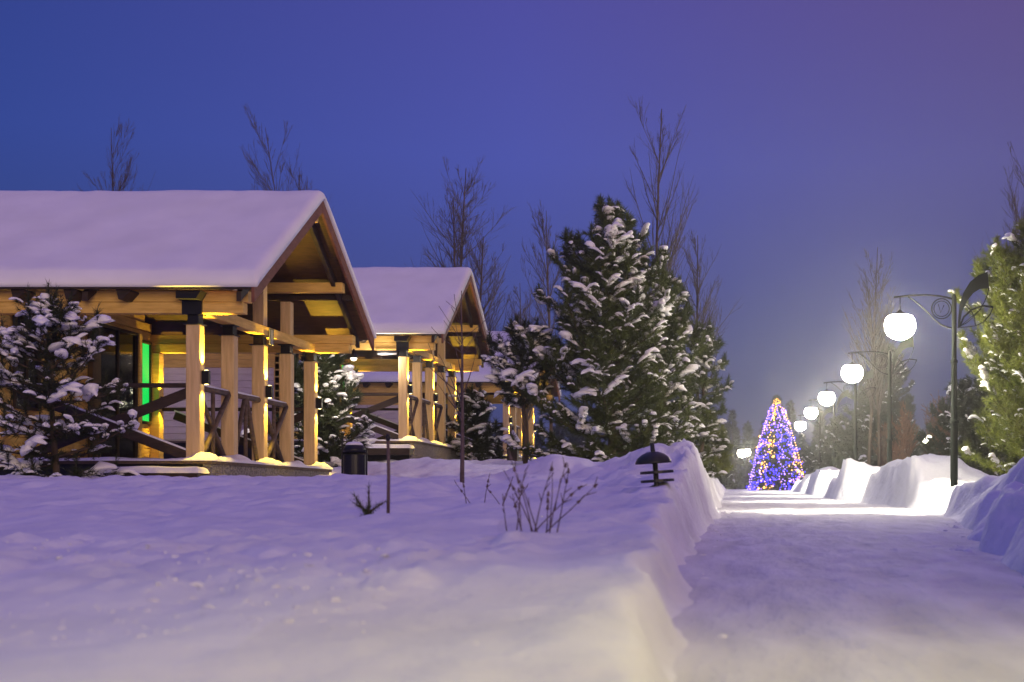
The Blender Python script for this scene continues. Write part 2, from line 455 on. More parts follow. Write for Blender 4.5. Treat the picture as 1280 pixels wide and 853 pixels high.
    while z < 4.7:
        zt = z+h-.012; half = 3.14 if zt < 2.55 else min(3.14, (roof_top(3.2)-.16-zt)/SL)
        if half > .1: b.box(wx-.16, wx+(.012 if int(z/h)%2 else 0), 3.2-half, 3.2+half, z, zt)
        z += h
    b.box(wx-.15, wx-.02, .06, 6.34, -.3, 2.6)
    wall = b.build('end_wall', M['wood'], root, bevel=.01)
    # front and rear walls: pale siding with timber trims
    for yy, s in ((.14,-1),(6.26,1)):
        b = MB(); z = -.35
        while z < 2.44:
            zt = min(z+.178, 2.45)
            b.prism([(yy+s*.0,z),(yy+s*.028,z+.006),(yy+s*.008,zt),(yy+s*.0-s*.12,zt),(yy-s*.12,z)], 0, -12.2, wx-.17)
            z += .18
        b.build('front_wall' if s < 0 else 'rear_wall', M['siding'], root)
        for xa, xb in ((wx-.175,wx+.06),(-6.95,-6.62),(-10.2,-9.9)):
            t = MB(); t.box(xa,xb,min(yy-.02*s,yy+.07*s),max(yy-.02*s,yy+.07*s),-.35,2.45); t.build('corner_board', M['wood'], root, bevel=.008)
        t = MB(); t.box(-6.615,wx-.18,min(yy,yy+.05*s),max(yy,yy+.05*s),2.20,2.449); t.box(-6.615,wx-.18,min(yy,yy+.045*s),max(yy,yy+.045*s),1.99,2.195)
        t.build('frieze_board', M['wood'], root, bevel=.008)
    # far gable
    b = MB(); b.prism([(.1,-.35),(6.3,-.35),(6.3,2.6),(3.2,4.6),(.1,2.6)],0,-12.35,-12.2); b.build('rear_gable_wall', M['wood'], root)
    # openings in the end wall
    def opening(name, y0, y1, z0, z1, pane, frame='wooddark', bars=0):
        f = MB(); t = .055
        f.box(wx+.013,wx+.075,y0,y0+t,z0,z1); f.box(wx+.013,wx+.075,y1-t,y1,z0,z1)
        f.box(wx+.013,wx+.075,y0+t,y1-t,z0,z0+t); f.box(wx+.013,wx+.075,y0+t,y1-t,z1-t,z1)
        for k in range(bars):
            yb = y0+(y1-y0)*(k+1)/(bars+1); f.box(wx+.02,wx+.065,yb-.02,yb+.02,z0+t,z1-t)
        o = f.build(name, M[frame], root, bevel=.006)
        g = MB(); g.box(wx+.016,wx+.03,y0+t,y1-t,z0+t,z1-t); g.build('pane', M[pane], o)
        return o
    opening('window', .55, 1.45, .90, 2.58, 'glass', bars=1)
    opening('glass_door', 3.75, 5.50, .03, 2.78, 'glass', bars=1)
    gd = opening('narrow_window', 5.66, 6.20, .92, 2.66, 'green')
    t = MB(); t.box(wx+.014,wx+.10,5.51,5.65,-.05,2.78); t.build('door_post', M['wood'], root, bevel=.01)
    t = MB(); t.box(wx+.02,wx+.22,6.215,6.45,-.05,2.44); cp = t.build('corner_post', M['wood'], root, bevel=.012)
    t = MB(); t.box(wx+.222,wx+.32,6.28,6.38,1.30,1.52); t.build('wall_light', M['black'], cp, bevel=.008)
    add_spot(cp, (wx+.36,6.20,1.55), True, 140, 95); add_spot(cp, (wx+.36,6.20,1.27), False, 60, 95)
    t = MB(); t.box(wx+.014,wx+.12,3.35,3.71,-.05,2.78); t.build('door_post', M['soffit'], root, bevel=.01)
    # deck with plinths
    b = MB(); b.box(-12.2,.36,-.28,6.68,-.08,-.03); deck = b.build('deck', M['rail'], root)
    b = MB(); b.box(-12.0,.19,-.22,-.10,-1.2,-.082); b.build('plinth', M['black'], root); b = MB(); b.box(-12.0,.19,6.5,6.62,-1.2,-.082); b.build('plinth', M['black'], root)
    b = MB(); b.box(.20,.325,-.20,6.60,-1.2,-.081); b.build('stone_plinth', M['stone'], root)
    # snow lying on the deck, heaped round the posts
    gx = np.linspace(-3.3,.40,90); gy = np.linspace(-.31,6.71,160); GX, GY = np.meshgrid(gx,gy)
    d = np.minimum(np.minimum(GX+3.3,.40-GX), np.minimum(GY+.31,6.71-GY))
    t = np.sqrt(np.clip(1-(1-np.clip(d/.10,0,1))**2,0,1))
    hgt = -.028+.045*t*(1+.5*fbm(GX*2,GY*2,121,3))
    for k in range(5):
        hgt = hgt+t*.10*np.exp(-(((GX-.16)/.17)**2+((GY-1.6*k)/.22)**2))*(1 if k%2==0 else .7)
    hgt = hgt+t*.05*np.abs(fbm(GX*3.3,GY*2.2,127,3))*np.clip((GX+.7)/.7,0,1)
    n = GX.size; r,c = GX.shape; idx = np.arange(n).reshape(r,c)
    V = np.concatenate([np.stack([GX,GY,hgt],-1).reshape(-1,3), np.stack([GX,GY,GX*0-.029],-1).reshape(-1,3)])
    q = np.stack([idx[:-1,:-1], idx[:-1,1:], idx[1:,1:], idx[1:,:-1]], -1).reshape(-1,4)
    ring = np.concatenate([idx[0,:-1], idx[:-1,-1], idx[-1,:0:-1], idx[:0:-1,0]]); nxt = np.roll(ring,-1)
    mesh_np('deck_snow', V, [q, np.stack([ring+n,nxt+n,nxt,ring],-1), q[:,::-1]+n], M['snow'], deck, smooth=True)
    # railings: front and rear (toward -x), with wide crossed braces
    for yy in (0.0, 6.4):
        rl = MB(); rl.beam((-3.3,yy,1.25),(-.13,yy,1.25),.09,.075); rl.beam((-3.3,yy,.10),(-.13,yy,.10),.07,.07) if yy else None
        o = rl.build('porch_railing', M['wooddark'], root, bevel=.01)
        br = MB(); br.beam((-2.9,yy+.05,.05),(-.13,yy+.05,1.14),.06,.17); br.beam((-2.9,yy-.05,1.12),(-.13,yy-.05,.06),.06,.17)
        br.build('cross_brace', M['wooddark'], o, bevel=.01)
        sn = MB(); sn.beam((-2.9,yy-.05,1.222),(-.13,yy-.05,.162),.05,.03); sn.build('brace_snow', M['snow'], o)
    # gable side railings
    for k in range(3):
        ya, yb = 1.6*k+.11, 1.6*(k+1)-.11; ym = (ya+yb)/2
        rl = MB(); rl.tube([(0,ya,1.22),(0,yb,1.22)], .052, 8)
        o = rl.build('porch_railing', M['rail'], root, smooth=True)
        br = MB()
        if k == 1:
            br.tube([(0,ya+.05,.0),(0,ym-.06,1.18)],.042,7); br.tube([(0,ym,.0),(0,ym,1.18)],.036,7); br.tube([(0,yb-.05,.0),(0,ym+.06,1.18)],.042,7)
        else:
            br.tube([(.03,ya+.04,.02),(.03,yb-.04,1.2)],.045,7); br.tube([(-.03,ya+.04,1.2),(-.03,yb-.04,.02)],.045,7); br.tube([(0,ym-.02,0),(0,ym-.02,1.2)],.036,7)
        br.build('brace', M['rail'], o, smooth=True)
        sn = MB(); sn.tube([(0,ya,1.262),(0,ya*.7+yb*.3,1.268),(0,yb,1.262)],[.03,.036,.03],7); sn.build('rail_snow', M['snow'], o, smooth=True)
    # snowed-over step in front
    st = MB(); st.box(-1.10,.34,-.82,-.42,-.42,-.245); s_ = st.build('step', M['wooddark'], root)
    gx = np.linspace(-1.16,.38,60); gy = np.linspace(-.88,-.38,22); GX,GY = np.meshgrid(gx,gy)
    d = np.minimum(np.minimum(GX+1.16,.38-GX), np.minimum(GY+.88,-.38-GY)); t = np.sqrt(np.clip(1-(1-np.clip(d/.09,0,1))**2,0,1))
    hgt = -.244+.11*t*(1+.15*noise(GX*2,GY*2,7)); n=GX.size; r,c=GX.shape; idx=np.arange(n).reshape(r,c)
    V = np.concatenate([np.stack([GX,GY,hgt],-1).reshape(-1,3), np.stack([GX,GY,GX*0-.244],-1).reshape(-1,3)])
    q = np.stack([idx[:-1,:-1], idx[:-1,1:], idx[1:,1:], idx[1:,:-1]], -1).reshape(-1,4)
    ring = np.concatenate([idx[0,:-1], idx[:-1,-1], idx[-1,:0:-1], idx[:0:-1,0]]); nxt = np.roll(ring,-1)
    mesh_np('step_snow', V, [q, np.stack([ring+n,nxt+n,nxt,ring],-1), q[:,::-1]+n], M['snow'], s_, smooth=True)
    return root

SPOT_E = 420.0
cab = build_cabin()
cab.location = (-9.25, 24.0, EYE+.68)
tag(cab, 'large tan log cabin at the left edge, nearest of the cabins, with open lit porch', 'cabin', 'snow covered log cabins beside the path')
cab2 = copy_tree(cab); cab2.location = (-9.25, 38.7, EYE+1.62)
cab2['label'] = 'middle log cabin between the nearest cabin and the big snowy pine, its porch lit'
cab3 = copy_tree(cab); cab3.location = (-9.25, 55.4, EYE+1.72)
cab3['label'] = 'farthest log cabin, mostly hidden behind the pines, lit posts showing left of them'
# number plate hanging on the middle post of the nearest cabin
npl = empty('number_plate', (-9.25+.13, 24+3.42, EYE+.68+2.48)); tag(npl, 'small grey hanging plate on the porch beam above the middle post of the nearest cabin', 'plate')
b = MB(); b.box(0,.02,-.11,.11,-.18,.14); b.build('plate_board', mat_plain('grey_plate',(.30,.30,.31),.5), npl, bevel=.004)
b = MB(); b.box(.02,.026,-.10,.10,-.17,-.155); b.box(.02,.026,-.10,.10,.115,.13); b.box(.02,.026,-.10,-.088,-.155,.115); b.box(.02,.026,.088,.10,-.155,.115); b.build('plate_border', M['black'], npl)
# floodlight under the rear beam
fl = empty('floodlight', (-8.33, 30.36, EYE+.68+2.42)); tag(fl, 'small round white lamp at the far end of the nearest cabin porch beam', 'lamp')
b = MB(); b.lathe([(.02,.12),(.025,.05),(.07,.0),(.085,-.07)],(0,0,0),14); b.build('lamp_housing', M['black'], fl, smooth=True)
b = MB(); b.lathe([(.004,-.14),(.05,-.125),(.075,-.08),(.06,-.05)],(0,0,0),14); b.build('lamp_glass', mat_emit('small_lit_glass',(1,.9,.7),3.0), fl, smooth=True)
# tube light under the second cabin's eave
L=bpy.data.lights.new('siding_fill_spot','SPOT'); L.energy=650; L.color=(1,.86,.68); L.shadow_soft_size=.06; L.spot_size=R(64); L.spot_blend=.7  # spot added at the floodlight to brighten the second cabin's siding
o=bpy.data.objects.new('siding_fill_spot',L); col.objects.link(o); o.parent=fl; o.location=(-.1,.12,-.2); o.rotation_euler=Vector((-5.6,8.6,-.9)).to_track_quat('-Z','Y').to_euler()
tl = empty('tube_light', (at(481,38.2), 38.45, zat(440,38.3))); tag(tl, 'slim wall lamp tube under the eave left of the second cabin first post', 'lamp')
b = MB(); b.box(-.27,.27,-.02,.05,-.015,.05); b.build('lamp_bracket', M['black'], tl)
b = MB(); b.tube([(-.25,0,-.04),(.25,0,-.04)],.024,8); b.build('lamp_tube', mat_emit('tube_glass',(1,.85,.75),.6,(.5,.5,.5)), tl, smooth=True)

L=bpy.data.lights.new('tube_bulb','POINT'); L.energy=70; L.color=(1,.84,.68); L.shadow_soft_size=.12
o=bpy.data.objects.new('tube_bulb',L); col.objects.link(o); o.parent=tl; o.location=(-.1,-.12,-.16)

# ------------------------------------------------------------------ street lamps
def Q(u, v): return (u*.00308-2.226, 0, 6.28-v*.00308)
def build_lamp():
    root = empty('street_lamp', (0,0,0))
    b = MB(); b.lathe([(.15,-.3),(.15,.25),(.12,.32),(.095,.36),(.092,2.14),(.115,2.15),(.115,2.22),(.078,2.24),(.070,3.63),(.088,3.64),(.088,3.70),(.062,3.72),(.058,5.25),(.03,5.33)], (0,0,0), 18)
    b.build('pole', M['lampmetal'], root, smooth=False)
    arm = MB()
    arm.tube([(-.0,0,5.2),(-.19,0,5.25),(-.38,0,5.285),(-.69,0,5.31),(-1.06,0,5.30),(-1.48,0,5.25)],[.026,.026,.024,.022,.026,.026],8)
    arm.tube([(-1.13,0,5.26),(-.98,0,5.17),(-.84,0,5.06),(-.57,0,4.80),(-.45,0,4.68),(-.32,0,4.58),(-.18,0,4.52),(-.04,0,4.49)],.02,8)
    arm.build('arm', M['lampmetal'], root, smooth=True)
    sc = MB()
    for r_, t_ in ((.246,.016),(.19,.012)):
        sc.tube([(-.31+r_*math.cos(a),0,4.97+r_*math.sin(a)) for a in np.linspace(0,2*math.pi,28)[:-1]], t_, 6, True)
    sc.tube([(-.39,0,5.08),(-.33,0,4.87),(-.25,0,5.06)],.010,6)
    sc.build('scroll', M['lampmetal'], root, smooth=True)
    bl = MB()
    outer = [(752,575),(757,480),(768,390),(795,300),(850,210),(920,155),(990,130)]
    inner = [(1002,262),(930,266),(875,300),(825,365),(785,450),(765,575)]
    bl.prism([(Q(*p)[0],Q(*p)[2]) for p in outer+inner], 1, -.02, .02)
    bl.build('leaf_blade', M['lampmetal'], root)
    lf = MB()
    lf.tube([Q(1000,255),Q(990,310),Q(965,370),Q(930,430),Q(880,490),Q(820,540),Q(750,575)],.012,6)
    lf.tube([Q(765,570),Q(800,490),Q(865,432),Q(950,402),Q(1035,412)],.024,6)
    lf.tube([Q(750,575),Q(820,572),Q(895,562),Q(960,530),Q(1010,470),Q(1035,412)],.014,6)
    lf.tube([Q(770,565),Q(850,500),Q(940,425)],.011,6)
    lf.tube([Q(800,385),Q(855,435),Q(885,495),Q(893,560)],.016,6)
    lf.build('leaf_frame', M['lampmetal'], root, smooth=True)
    hd = MB(); hd.tube([(-1.33,0,5.27),(-1.33,0,4.93)],.014,8); hd.lathe([(.03,4.94),(.06,4.90),(.16,4.85),(.25,4.81),(.255,4.79)],(-1.33,0,0),20)
    hd.build('lamp_hanger', M['lampmetal'], root)
    g = MB(); g.lathe([(.20,4.83),(.29,4.79),(.355,4.70),(.385,4.56),(.355,4.42),(.28,4.31),(.16,4.235),(.05,4.205)],(-1.33,0,0),28)  # globe shape widened to take in the glare around the lamp
    g.build('lamp_globe', M['bulbwarm'], root, smooth=True)
    L = bpy.data.lights.new('lamp_spot','SPOT'); L.energy = LAMP_E; L.color = (1,.93,.76); L.spot_size = R(100); L.spot_blend = .35; L.shadow_soft_size = .12
    o = bpy.data.objects.new('lamp_spot', L); col.objects.link(o); o.parent = root; o.location = (-1.33,0,4.17)
    return root
LAMP_E = 2500.0
lamp = build_lamp()
spots = [(35,'nearest and tallest lit street lamp of the row, in front of the bright green pine'),
         (50.5,'second lit street lamp from the right, behind the glowing globe of the tallest lamp'),
         (66,'third lit street lamp from the right, middle of the row beside the path'),
         (81.5,'fourth lit street lamp from the right in the row beside the path'),
         (97,'fifth lit street lamp from the right, closest of its row to the blue lit tree')]
for i,(D,lab) in enumerate(spots):
    o = lamp if i == 0 else copy_tree(lamp)
    x = 3.84+1.33
    o.location = (x, D, zat(405,35)-4.6 if i==0 else [0,.50,.72,1.0,1.05][i]); tag(o, lab, 'street lamp', 'lit street lamps along the path')
# the lamp of the same row that stands beside the camera
o = copy_tree(lamp); o.location = (2.75, 3.1, .35); tag(o, 'lit street lamp standing close to the camera right of the path', 'street lamp', 'lit street lamps along the path')
for c in o.children:
    if c.name.startswith('lamp_globe'):
        c.data = c.data.copy(); c.data.materials.clear(); c.data.materials.append(M['bulbdim'])
    if c.type == 'LIGHT':
        c.data = c.data.copy(); c.data.energy = 330; c.data.color = (1,.94,.24); c.data.spot_size = R(106); c.data.spot_blend = .9
o = copy_tree(lamp); o.location = (at(933,135)+1.33, 135, zat(565,135)-4.6); tag(o, 'distant lit street lamp just left of the blue lit tree', 'street lamp', 'lit street lamps along the path')
o = copy_tree(lamp); o.location = (at(1159,112)+1.33, 112, zat(548,112)-4.6); tag(o, 'distant lit street lamp glowing through the trees right of the path', 'street lamp', 'lit street lamps along the path')
o = copy_tree(lamp); o.location = (at(908,120), 120, zat(566,120)-4.6); o.rotation_euler.z = math.pi; tag(o, 'distant street lamp left of the path at the tip of the big pine lower branch', 'street lamp', 'lit street lamps along the path')

# ------------------------------------------------------------------ trees
def tubes_np(segs, n=4):
    """segs: list of (p0,p1,r0,r1) -> verts, quads"""
    P0 = np.array([s[0] for s in segs]); P1 = np.array([s[1] for s in segs]); r0 = np.array([s[2] for s in segs]); r1 = np.array([s[3] for s in segs])
    d = P1-P0; d /= np.linalg.norm(d,axis=1,keepdims=True)+1e-9
    ref = np.where(np.abs(d[:,2:3]) > .9, np.array([[1.,0,0]]), np.array([[0,0,1.]]))
    a = np.cross(d,ref); a /= np.linalg.norm(a,axis=1,keepdims=True)+1e-9; b = np.cross(d,a)
    t = np.arange(n)*2*np.pi/n
    ring = a[:,None,:]*np.cos(t)[None,:,None]+b[:,None,:]*np.sin(t)[None,:,None]
    A = P0[:,None,:]+ring*r0[:,None,None]; B = P1[:,None,:]+ring*r1[:,None,None]
    V = np.concatenate([A,B],1).reshape(-1,3)
    base = (np.arange(len(segs))*2*n)[:,None]
    k = np.arange(n); l = (k+1)%n
    q = np.stack([base+k, base+l, base+n+l, base+n+k],-1).reshape(-1,4)
    return V, q

def needles_np(pos, dirs, rng, count, length, width, spread):
    """tufts of needles: pos (n,3), dirs (n,3); count per tuft -> verts, tris"""
    n = len(pos)
    P = np.repeat(pos,count,0); D = np.repeat(dirs,count,0)
    rv = rng.normal(size=(n*count,3))
    d = D*(1.0-spread*.5)+rv*spread; d /= np.linalg.norm(d,axis=1,keepdims=True)+1e-9
    P = P + D*rng.uniform(-.20,.05,(n*count,1))
    L = length*rng.uniform(.6,1.15,(n*count,1))
    s = np.cross(d, rng.normal(size=(n*count,3))); s /= np.linalg.norm(s,axis=1,keepdims=True)+1e-9
    w = width*rng.uniform(.7,1.3,(n*count,1))
    V = np.stack([P-s*w*.5, P+s*w*.5, P+d*L], 1).reshape(-1,3)
    return V, np.arange(n*count*3).reshape(-1,3)

def blob_template():
    import bmesh
    bm = bmesh.new(); bmesh.ops.create_icosphere(bm, subdivisions=2, radius=1.0)
    v = np.array([tuple(x.co) for x in bm.verts]); f = np.array([[q.index for q in p.verts] for p in bm.faces]); bm.free()
    return v, f
BV, BF = blob_template()
def blobs_np(pos, dirs, sizes, rng):
    n = len(pos); m = len(BV)
    d = dirs.copy(); d[:,2] *= .6; d /= np.linalg.norm(d,axis=1,keepdims=True)+1e-9
    side = np.cross(d, np.array([[0,0,1.]])); side /= np.linalg.norm(side,axis=1,keepdims=True)+1e-9
    up = np.cross(side,d)
    B = np.repeat(BV[None],n,0)
    jit = 1+.26*np.sin(B*rng.uniform(2,4,(n,1,3))+rng.uniform(0,6,(n,1,3))).sum(2,keepdims=True)/1.7+.13*np.sin(B*rng.uniform(6,9,(n,1,3))+rng.uniform(0,6,(n,1,3))).sum(2,keepdims=True)/1.7
    B = B*jit
    lx = sizes*rng.uniform(1.0,1.9,n); ly = sizes*rng.uniform(.55,1.0,n); lz = sizes*rng.uniform(.38,.62,n)
    z = B[:,:,2:3]; z = np.where(z < 0, z*.55, z)
    V = pos[:,None,:]+d[:,None,:]*(B[:,:,0:1]*lx[:,None,None])+side[:,None,:]*(B[:,:,1:2]*ly[:,None,None])+up[:,None,:]*(z*lz[:,None,None])
    # droop of the ends
    V[:,:,2] -= (B[:,:,0]**2)*lx[:,None]*.18
    F_ = (np.arange(n)*m)[:,None,None]+BF[None]
    return V.reshape(-1,3), F_.reshape(-1,3)

def pine(name, loc, height, width, label, seed, group=None, needle='needle', whorl=.34, per=6, snow=.35, snow_size=.10, tuft=58, nlen=.20, nwid=.016,
         rise=.35, base=.06, twstep=.40, lean=(0,0), shape=None, cat='pine tree', extra=None, spread=.55):
    rng = np.random.default_rng(seed)
    root = empty(name, loc); tag(root, label, cat, group)
    segs = []; tp = []; td = []; ti = []; tw = [0]
    H_ = height
    tr = max(.04, .016*H_)
    def axis(z): t = z/H_; return np.array([lean[0]*t*t+.04*math.sin(z*1.7+seed), lean[1]*t*t+.04*math.cos(z*1.3), z])
    zs = np.linspace(-.3,H_*.98,16)
    for a_, b_ in zip(zs[:-1],zs[1:]): segs.append((axis(a_),axis(b_),tr*(1-max(a_,0)/H_)+.01,tr*(1-b_/H_)+.008))
    Vt, Qt = tubes_np(segs, 8)
    mesh_np('trunk', Vt, Qt, M['bark'], root, smooth=True)
    segs = []
    z = H_*base
    while z < H_*.97:
        t = z/H_
        prof = (1-t)**.80 if shape is None else np.interp(t, shape[0], shape[1])
        nper = per if t < .85 else max(3,per-2)
        a0 = rng.uniform(0,6.28)
        for k in range(nper):
            az = a0+k*2*math.pi/nper+rng.normal(0,.25)
            Lb = (width/2)*prof*(rng.uniform(.45,1.0) if rng.random()<.7 else rng.uniform(.95,1.28))+.10
            dz = rise*(.5+1.1*t)+rng.normal(0,.12)
            p = axis(z+rng.normal(0,.06)); d = np.array([math.cos(az),math.sin(az),dz-.25*(1-t)])
            d /= np.linalg.norm(d); n = max(3,int(Lb/.22)); st = Lb/n; r = .010+.010*Lb
            for j in range(n):
                p2 = p+d*st; segs.append((p,p2,r*(1-j/n)+.004,r*(1-(j+1)/n)+.004))
                d = d+np.array([rng.normal(0,.07),rng.normal(0,.07),.05+.10*rise]); d /= np.linalg.norm(d)
                fr = (j+1)/n
                if fr > .22:
                    ti.append(-1); tp.append(p2-d*st*.5); td.append(d*.7+np.array([rng.normal(0,.35),rng.normal(0,.35),.2+rng.normal(0,.2)]))
                    for sd in (-1,1):
                        if rng.random() < .9:
                            side = np.cross(d,[0,0,1.])*sd; side /= np.linalg.norm(side)+1e-9
                            tl = Lb*.42*(1.15-fr)*rng.uniform(.5,1.2)+.10
                            td0 = side*.8+d*.55+np.array([0,0,rng.normal(.12,.18)]); td0 /= np.linalg.norm(td0)
                            m = max(1,int(tl/twstep*1.6)); q = p2; tw[0] += 1
                            for i in range(m):
                                q2 = q+td0*tl/m; segs.append((q,q2,.006,.004)); q = q2
                                td0 = td0+np.array([rng.normal(0,.12),rng.normal(0,.12),.10]); td0 /= np.linalg.norm(td0)
                                ti.append(tw[0]); tp.append(q); td.append(td0.copy())
                p = p2
            tw[0] += 1; ti.append(tw[0]); tp.append(p); td.append(d)
            for q in (.05,.14,.22):
                ti.append(-2); tp.append(p+np.array([0,0,q])); td.append(np.array([d[0]*.25,d[1]*.25,1.]))
            segs.append((p,p+np.array([0,0,.24]),.006,.004))
        z += whorl*(1-.35*t)*rng.uniform(.85,1.15)
    for k in range(5):
        ti.append(-2); tp.append(axis(H_*(.93+.018*k))); td.append(np.array([rng.normal(0,.25),rng.normal(0,.25),1.]))
    tp = np.array(tp); td = np.array(td); td /= np.linalg.norm(td,axis=1,keepdims=True)+1e-9
    Vb, Qb = tubes_np(segs,4)
    Vn, Tn = needles_np(tp,td,rng,tuft,nlen,nwid,spread)
    cr = mesh_np('crown', np.concatenate([Vn,Vb]), [Tn, Qb+len(Vn)], None, root, mats=[M[needle],M['bark']], midx=np.concatenate([np.zeros(len(Tn)),np.ones(len(Qb))]))
    if snow > 0:
        # snow lodges on tufts with open sky above: the outer and upper tufts of each branch
        rad = np.hypot(tp[:,0],tp[:,1]); tt = np.clip(tp[:,2]/H_,0,1)
        out = rad/((width/2)*np.maximum((1-tt)**.8 if shape is None else np.interp(tt,*shape),.08)+.1)
        prob = snow*.95*np.clip(.35+out,.2,1.3)*(.6+.8*(noise(tp[:,0]*1.3+seed,tp[:,2]*1.1+tp[:,1],seed)*.5+.5))
        ti = np.array(ti); nt = tw[0]+1
        r_tw = rng.random(nt); s_tw = np.clip(rng.lognormal(.12,.38,nt),.5,2.2)
        loaded = (ti > 0) & (r_tw[np.maximum(ti,0)] < prob*(.42+.26*(1-tt)))
        crumb = (ti >= -1) & ~loaded & (rng.random(len(tp)) < prob*.26)
        P_=[tp[loaded]+np.array([0,0,.035])+td[loaded]*.02]; D_=[td[loaded]]; Z_=[snow_size*.66*s_tw[ti[loaded]]*rng.uniform(.75,1.2,loaded.sum())]
        # second pad further back on the same twig so that the load joins up
        P_.append(tp[loaded]-td[loaded]*(.12+.5*snow_size)+np.array([0,0,.03])); D_.append(td[loaded]); Z_.append(Z_[0]*rng.uniform(.7,1.1,loaded.sum()))
        # drooping lip in front
        lip = rng.random(loaded.sum()) < .55
        P_.append(P_[0][lip]+td[loaded][lip]*.09+np.array([0,0,-.05])); D_.append(td[loaded][lip]+np.array([0,0,-.8])); Z_.append(Z_[0][lip]*.75)
        P_.append(tp[crumb]+np.array([0,0,.03])); D_.append(td[crumb]); Z_.append(snow_size*.42*rng.lognormal(0,.4,crumb.sum()))
        sp=np.concatenate(P_); sd=np.concatenate(D_); sz=np.concatenate(Z_)
        Vs, Fs = blobs_np(sp,sd,sz,rng)
        tag(mesh_np('snow_load', Vs, Fs, M['treesnow'], root, smooth=True), kind='stuff')
    return root

def bare_tree(name, loc, height, label, seed, group='bare trees behind the cabins', trunk_r=.09, spread=.42, levels=3, mat='twig', first=.3, cat='bare tree', upright=.35, thick=1.0, stems=1):
    rng = np.random.default_rng(seed)
    root = empty(name, loc); tag(root, label, cat, group)
    tseg = []; seg = []
    def grow(p, d, L, r, lev, dest):
        n = (14,6,4,3)[min(lev,3)]
        st = L/n
        for j in range(n):
            p2 = p+d*st; ra = r*(1-.85*j/n); rb = r*(1-.85*(j+1)/n)
            dest.append((p,p2,max(ra,.0042*thick),max(rb,.0036*thick)))
            d = d+np.array([rng.normal(0,.015+.04*lev),rng.normal(0,.015+.04*lev),(.02 if lev==0 else .07*upright*2)]); d /= np.linalg.norm(d)
            p = p2
            fr = (j+1)/n
            if lev < levels and fr < .97 and not (lev == 0 and fr < first):
                lam = (3.4,1.5,.8,.3)[min(lev,3)]
                for _ in range(rng.poisson(lam)):
                    az = rng.uniform(0,6.28); sp = spread*(1.45 if lev==0 else 1.0)*rng.uniform(.8,1.4)
                    a = np.cross(d,[math.cos(az),math.sin(az),.1]); a /= np.linalg.norm(a)+1e-9
                    nd = d*math.cos(sp)+a*math.sin(sp); nd[2] += upright*.2; nd /= np.linalg.norm(nd)
                    ln = L*rng.uniform(.32,.58)*(1.12-fr*.90) if lev == 0 else L*rng.uniform(.3,.55)*(1.15-fr*.75)
                    grow(p-d*st*rng.uniform(0,.9), nd, ln, max(ra*.5,.003), lev+1, seg)
    for s in range(stems):
        d0 = np.array([rng.normal(0,.02),rng.normal(0,.02),1.]); d0 /= np.linalg.norm(d0)
        grow(np.array([(.15+.45*(height>9))*s,0,-.3]), d0, height*(1-.12*s), trunk_r, 0, tseg)
    V,q = tubes_np(tseg,6); mesh_np('trunk',V,q,M['bark'] if mat=='twig' else M[mat],root,smooth=True)
    V,q = tubes_np(seg,3); mesh_np('crown',V,q,M[mat],root)
    return root

PG = 'snowy pines near the cabins and path'
# big snowy pine in the middle
D = 37; x = at(765,D)
pine('pine_tree', (x,D,Z(x,D)-.2), zat(252,D)-Z(x,D)+.2, 4.5, 'tallest dark snowy pine in the middle, rising above the roof line beside the path', 11, PG, per=7, whorl=.36, snow=.50, snow_size=.12,
     shape=([0,.1,.4,.55,.66,.74,.82,.90,.96,1],[.80,.95,1.0,.90,.74,.56,.38,.20,.09,.03]), tuft=60)
D = 41; x = at(832,D)
pine('pine_tree', (x,D,Z(x,D)-.2), zat(345,D)-Z(x,D)+.2, 2.1, 'shorter snowy pine close behind the right shoulder of the tallest pine', 12, PG, per=5, snow=.5, snow_size=.11,
     shape=([0,.1,.25,.4,.55,.7,.85,1],[.9,1.0,.8,.7,.72,.6,.4,.08]))
D = 43; x = at(878,D)
pine('pine_tree', (x,D,Z(x,D)-.2), zat(408,D)-Z(x,D)+.2, 1.7, 'thin ragged snowy pine, rightmost of the central pines, lit by the lamps', 23, PG, per=4, whorl=.40, snow=.6, snow_size=.12,
     shape=([0,.12,.3,.42,.6,.75,.88,1],[.5,.9,.35,.8,1.0,.8,.4,.08]))
D = 37; x = at(655,D)
pine('pine_tree', (x,D,Z(x,D)-.2), zat(405,D)-Z(x,D)+.1, 2.0, 'snow laden pine left of the tallest pine, leaning over the farthest cabin roof', 13, PG, per=4, whorl=.42, snow=.75, snow_size=.14, needle='needledark',
     shape=([0,.40,.46,.6,.75,.85,1],[.2,.5,.85,1.0,.95,.5,.12]), base=.47)
D = 44; x = at(594,D)
pine('pine_tree', (x,D,Z(x,D)-.2), zat(494,D)-Z(x,D)+.2, 2.2, 'low snow covered pine beside the end of the second cabin porch', 14, PG, per=6, snow=.6, snow_size=.14, needle='needledark')
D = 21.5; x = at(68,D)
pine('pine_tree', (x,D,Z(x,D)-.1), zat(366,D)-Z(x,D)+.1, 2.05, 'small snow dusted pine in front of the nearest cabin at the far left', 15, PG, per=5, whorl=.30, snow=.80, snow_size=.095, needle='needledark',
     shape=([0,.06,.25,.5,.72,.8,.9,1],[.95,1,.98,.9,.72,.40,.14,.08]), nlen=.13, nwid=.010, tuft=46)
D = 34; x = at(398,D)
pine('pine_tree', (x,D,Z(x,D)-.1), zat(425,D)-Z(x,D), 3.4, 'snowy pine growing between the nearest cabin and the second cabin', 16, PG, per=6, snow=.55, snow_size=.11, needle='needledark')
D = 37; x = at(1322,D)
